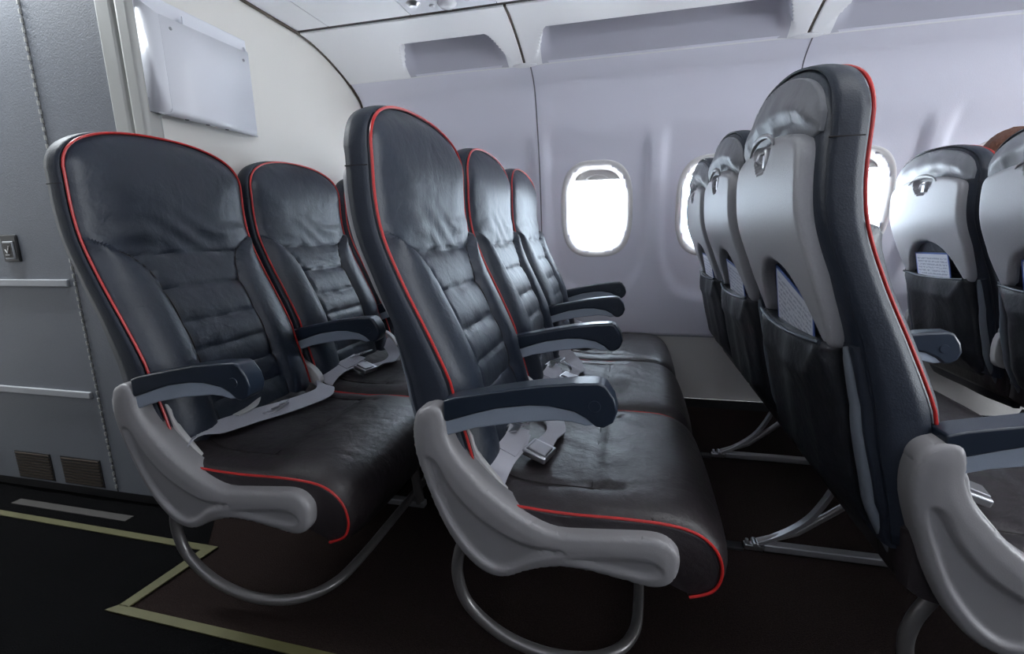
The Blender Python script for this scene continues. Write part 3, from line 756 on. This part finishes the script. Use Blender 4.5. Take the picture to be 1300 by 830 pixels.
structure(MB().box((-2.60, 1.185, 0), (-1.38, 1.22, .045)).build('baseboard_left', 'dark'))
structure(MB().box((-3.2, -1.5, -.05), (4.5, 2.56, 0)).build('floor', 'carpet'))
# box on the bulkhead
t = empty('literature_holder', (-1.36, 1.40, 1.44)); off = -Vector(t.location)
XB, XFc = -1.352, -1.290
def loc_(q): q.location = off; return q
loc_(MB().prism([(-1.359, 1.292), (-1.350, 1.292), (-1.350, 1.612), (-1.359, 1.616)], 1.174, 1.582).build('back_plate', 'white', t, bevel=.003))
# front of the tray: tapered panel bending into a sloped floor
def sheet(name, P, th=.004, bev=.0, m_='white'):
    n = len(P); V = list(P); F = [tuple(range(n))] if n < 8 else [(k*2, k*2+1, k*2+3, k*2+2) for k in range(n//2-1)]
    q = obj(name, V, F, m_, t, smooth=50); so = q.modifiers.new('thick', 'SOLIDIFY'); so.thickness = th; so.offset = 0
    return loc_(q)
pr = [(XB, 1.292, 1.176, 1.572), (-1.312, 1.283, 1.180, 1.545), (-1.297, 1.284, 1.188, 1.520), (-1.291, 1.289, 1.190, 1.516), (XFc, 1.298, 1.191, 1.515), (XFc, 1.42, 1.191, 1.515), (XFc, 1.541, 1.191, 1.515)]
P = []
for x, z, a, b in pr: P += [(x, a, z), (x, b, z+(.004 if z > 1.5 else 0))]
sheet('front_tray', P)
sheet('side_cheek', [(XB, 1.176, 1.290), (-1.312, 1.183, 1.283), (-1.295, 1.189, 1.287), (XFc, 1.191, 1.298), (XFc, 1.191, 1.541), (XB, 1.177, 1.590)])
sheet('side_cheek', [(XFc, 1.515, 1.298), (XB, 1.572, 1.290), (XB, 1.572, 1.590), (XFc, 1.515, 1.545)])
for y, z in ((1.222, 1.515), (1.490, 1.515)): loc_(MB().lathe([(.0045, .0), (.0045, .004)], (XFc, y, z), 'x', n=12).build('screw', 'alu', t))
for k in range(3): loc_(MB().lathe([(.0055, -.004), (.0055, .003)], (-1.315, 1.26+.075*k, 1.284), 'z', n=12).build('drain_hole', 'dark', t))
loc_(MB().box((-1.325, 1.30, 1.32), (-1.321, 1.44, 1.580)).build('inner_divider', 'white', t))
loc_(MB().box((-1.340, 1.38, 1.32), (-1.337, 1.56, 1.572)).build('inner_divider', 'white', t))
tag(t, 'white plastic literature holder box fixed high on the cream bulkhead', 'wall box')

# black aisle runner bordered by the yellow line
structure(MB().add([(-3.2, -.3, .002), (4.4, -.3, .002), (4.4, .76, .002), (-1.26, .76, .002), (-1.225, 1.02, .002), (-1.36, 1.19, .002), (-3.2, 1.19, .002)], [(0, 1, 2, 3, 4, 5, 6)]).build('trim_10', 'aisle'))
# floor markings
def strip(name, x0, x1, y, w, m_, lb):
    o = MB().box((x0, y-w/2, .002), (x1, y+w/2, .0045)).build(name, m_); o.name = name; return tag(o, lb, 'floor strip')
P = MB()
P.add([(-2.6, 1.015, .004), (-1.235, 1.008, .004), (-1.255, .783, .004), (-1.225, .783, .004), (-1.195, 1.032, .004), (-2.6, 1.037, .004)], [(0, 1, 4, 5), (1, 2, 3, 4)])
P.add([(-1.275, .762, .004), (-.2, .748, .004), (-.2, .772, .004), (-1.255, .785, .004)], [(0, 1, 2, 3)])
o = P.build('floor_path_strip', 'yellow', smooth=0); so = o.modifiers.new('t', 'SOLIDIFY'); so.thickness = .003; so.offset = 1
tag(o, 'thin yellow stepped line marking on the dark floor at lower left', 'floor strip')
strip('floor_plate_strip', -2.15, -1.62, 1.093, .030, 'greystrip', 'short grey strip on the floor below the vent grilles')

# near side of the cabin and ceiling (behind the camera)
structure(MB().box((-3.2, -1.54, 2.12), (4.5, 1.31, 2.16)).build('ceiling_centre', 'ceil')).name = 'ceiling.001'
m = MB(); m.box((-3.2, -1.54, 0), (4.5, -1.5, .80)); m.box((-3.2, -1.54, 1.25), (4.5, -1.5, 2.12))
for x in np.arange(-3.2, 4.4, .56): m.box((x, -1.54, .80), (x+.26, -1.5, 1.25))
structure(m.build('wall_near', 'wall'))
structure(MB().box((-3.24, -1.5, 0), (-3.2, 1.3, 2.2)).build('wall_back', 'bulk'))
structure(MB().box((4.5, -1.5, 0), (4.54, 2.6, 2.2)).build('wall_front', 'bulk'))

# ------------------------------------------------------------------ passenger in the frontmost window seat (only hair shows)
def person():
    root = empty('person', (1.80, 2.16, 0))
    J = {'pel': (1.42, 2.15, .53, .13, .15), 'ab': (1.37, 2.15, .68, .12, .14), 'ch': (1.33, 2.14, .86, .12, .165), 'nk': (1.31, 2.13, 1.00, .055, .055), 'hd0': (1.30, 2.12, 1.05, .06, .06),
         'shl': (1.33, 1.98, .93, .06, .06), 'ell': (1.38, 1.93, .69, .045, .045), 'wrl': (1.58, 1.99, .60, .03, .03), 'hal': (1.66, 2.02, .59, .035, .02),
         'shr': (1.33, 2.30, .93, .06, .06), 'elr': (1.38, 2.34, .69, .045, .045), 'wrr': (1.58, 2.27, .60, .03, .03), 'har': (1.66, 2.24, .59, .035, .02),
         'hil': (1.46, 2.06, .53, .09, .09), 'knl': (1.86, 2.04, .55, .065, .065), 'anl': (1.92, 2.04, .11, .04, .04), 'tol': (2.05, 2.04, .05, .035, .03),
         'hir': (1.46, 2.24, .53, .09, .09), 'knr': (1.86, 2.25, .55, .065, .065), 'anr': (1.92, 2.25, .11, .04, .04), 'tor': (2.05, 2.25, .05, .035, .03)}
    E = [('pel', 'ab'), ('ab', 'ch'), ('ch', 'nk'), ('nk', 'hd0'), ('ch', 'shl'), ('shl', 'ell'), ('ell', 'wrl'), ('wrl', 'hal'), ('ch', 'shr'), ('shr', 'elr'), ('elr', 'wrr'), ('wrr', 'har'),
         ('pel', 'hil'), ('hil', 'knl'), ('knl', 'anl'), ('anl', 'tol'), ('pel', 'hir'), ('hir', 'knr'), ('knr', 'anr'), ('anr', 'tor')]
    ks = list(J); me = bpy.data.meshes.new('body'); off = root.location
    me.from_pydata([Vector(J[k][:3])-off for k in ks], [(ks.index(a), ks.index(b)) for a, b in E], []); me.materials.append(M['shirt'])
    o = bpy.data.objects.new('body', me); COL.objects.link(o); o.parent = root
    o.modifiers.new('skin', 'SKIN'); sv = me.skin_vertices[0].data
    for i, k in enumerate(ks): sv[i].radius = J[k][3:5]; sv[i].use_root = (k == 'pel')
    s_ = o.modifiers.new('sub', 'SUBSURF'); s_.levels = 2; s_.render_levels = 2
    def blob(name, c, r, m_, par, dent=None, n=32):
        V = []; F = []
        for i in range(n//2+1):
            a = PI*i/(n//2)
            for k in range(n):
                t = 2*PI*k/n; v = Vector((math.sin(a)*math.cos(t), math.sin(a)*math.sin(t), math.cos(a)))
                s2 = dent(v) if dent else 1
                V.append((c[0]-off[0]+v.x*r[0]*s2, c[1]-off[1]+v.y*r[1]*s2, c[2]-off[2]+v.z*r[2]*s2))
        for i in range(n//2):
            for k in range(n): F.append((i*n+k, (i+1)*n+k, (i+1)*n+(k+1) % n, i*n+(k+1) % n))
        return obj(name, V, F, m_, par, smooth=80)
    def face(v):
        s2 = 1-.10*max(0, -v.z)*abs(v.y)
        if v.x > .8: s2 += .16*math.exp(-((v.y/.10)**2+((v.z+.1)/.16)**2))-.05*math.exp(-(((abs(v.y)-.32)/.12)**2+((v.z-.12)/.10)**2))
        s2 += .12*math.exp(-(((abs(v.y)-1)/.05)**2+((v.z)/.15)**2+(v.x/.12)**2))
        return s2
    hd = blob('head', (1.315, 2.11, 1.115), (.092, .075, .112), 'skin', root, face)
    blob('hair', (1.298, 2.11, 1.130), (.105, .092, .116), 'hair', hd, lambda v: (1-.30*float(sm(.35, .75, v.x))*float(sm(.5, .1, v.z) if False else 1-sm(.2, .7, v.z)))*(1+.025*math.sin(9*v.y+7*v.z)+.02*math.sin(21*v.x+5*v.y)))
    tag(root, 'person seated ahead of the right-hand seat, brown hair showing above its back', 'person')
person()

# ------------------------------------------------------------------ light
w = bpy.data.worlds.new('sky'); S.world = w; w.use_nodes = True
bg = w.node_tree.nodes['Background']; bg.inputs[0].default_value = (.80, .89, 1.0, 1); bg.inputs[1].default_value = 1.0
def area(name, loc, rot, sx_, sy_, p, col):
    l = bpy.data.lights.new(name, 'AREA'); l.shape = 'RECTANGLE'; l.size = sx_; l.size_y = sy_; l.energy = p; l.color = col
    o = bpy.data.objects.new(name, l); COL.objects.link(o); o.location = loc; o.rotation_euler = rot; return o
area('sky_far_side', (1.3, 3.1, 1.25), (-PI/2, 0, 0), 6.4, 1.5, 245., (.69, .84, 1.0))       # bright overcast sky outside the windows
area('bin_uplight', (1.3, 3.3, .15), (-2.498, 0, 0), 6.4, 1.2, 1500., (.91, .95, 1.0))         # added up-light that brightens the bins, as bright unseen ground outside would
area('forward_fill', (4.3, .5, 1.1), (0, math.radians(95), 0), 1.2, 1.0, 75., (.88, .94, 1.0))   # added fill light from ahead; the front wall has no door
for x in (.75, 1.8, 2.8):                        # ceiling lamps over the aisle
    area('aisle_lamp', (x, .62, 2.10), (0, 0, 0), .9, .12, 6.5, (.93, .96, 1.0))
area('lav_wall_fill', (-2.25, 1.03, 2.06), (.1, 0, 0), 1.0, .08, 24.0, (.90, .96, 1.0))  # added lamp grazing the lavatory wall so its light falls off downwards
for x in (-.3, 1.0, 2.5):                        # sidewall lamps under the near side bins
    area('sidewall_lamp', (x, -1.42, 1.72), (PI/2+.7, 0, 0), 1.3, .06, 5.5, (.88, .93, 1.0))

# ------------------------------------------------------------------ camera
yaw, pit, roll, f = math.radians(13.99), math.radians(11.41), math.radians(-1.22), 603.
Fw = Vector((-math.sin(yaw)*math.cos(pit), math.cos(yaw)*math.cos(pit), -math.sin(pit))); R = Vector((math.cos(yaw), math.sin(yaw), 0)); U = R.cross(Fw)
R2 = R*math.cos(roll)+U*math.sin(roll); U2 = -R*math.sin(roll)+U*math.cos(roll)
cd = bpy.data.cameras.new('camera'); cam = bpy.data.objects.new('camera', cd); COL.objects.link(cam)
mw = Matrix.Identity(4)
for i in range(3): mw[i][0], mw[i][1], mw[i][2] = R2[i], U2[i], -Fw[i]
mw.translation = Vector((0, 0, .93)); cam.matrix_world = mw
cd.sensor_width = 36; cd.lens = f/1300*36; cd.clip_start = .02
S.camera = cam
S.view_settings.view_transform = 'Standard'; S.view_settings.look = 'None'; S.view_settings.gamma = 1; S.view_settings.use_curve_mapping = False
S.view_settings.exposure = 0.24
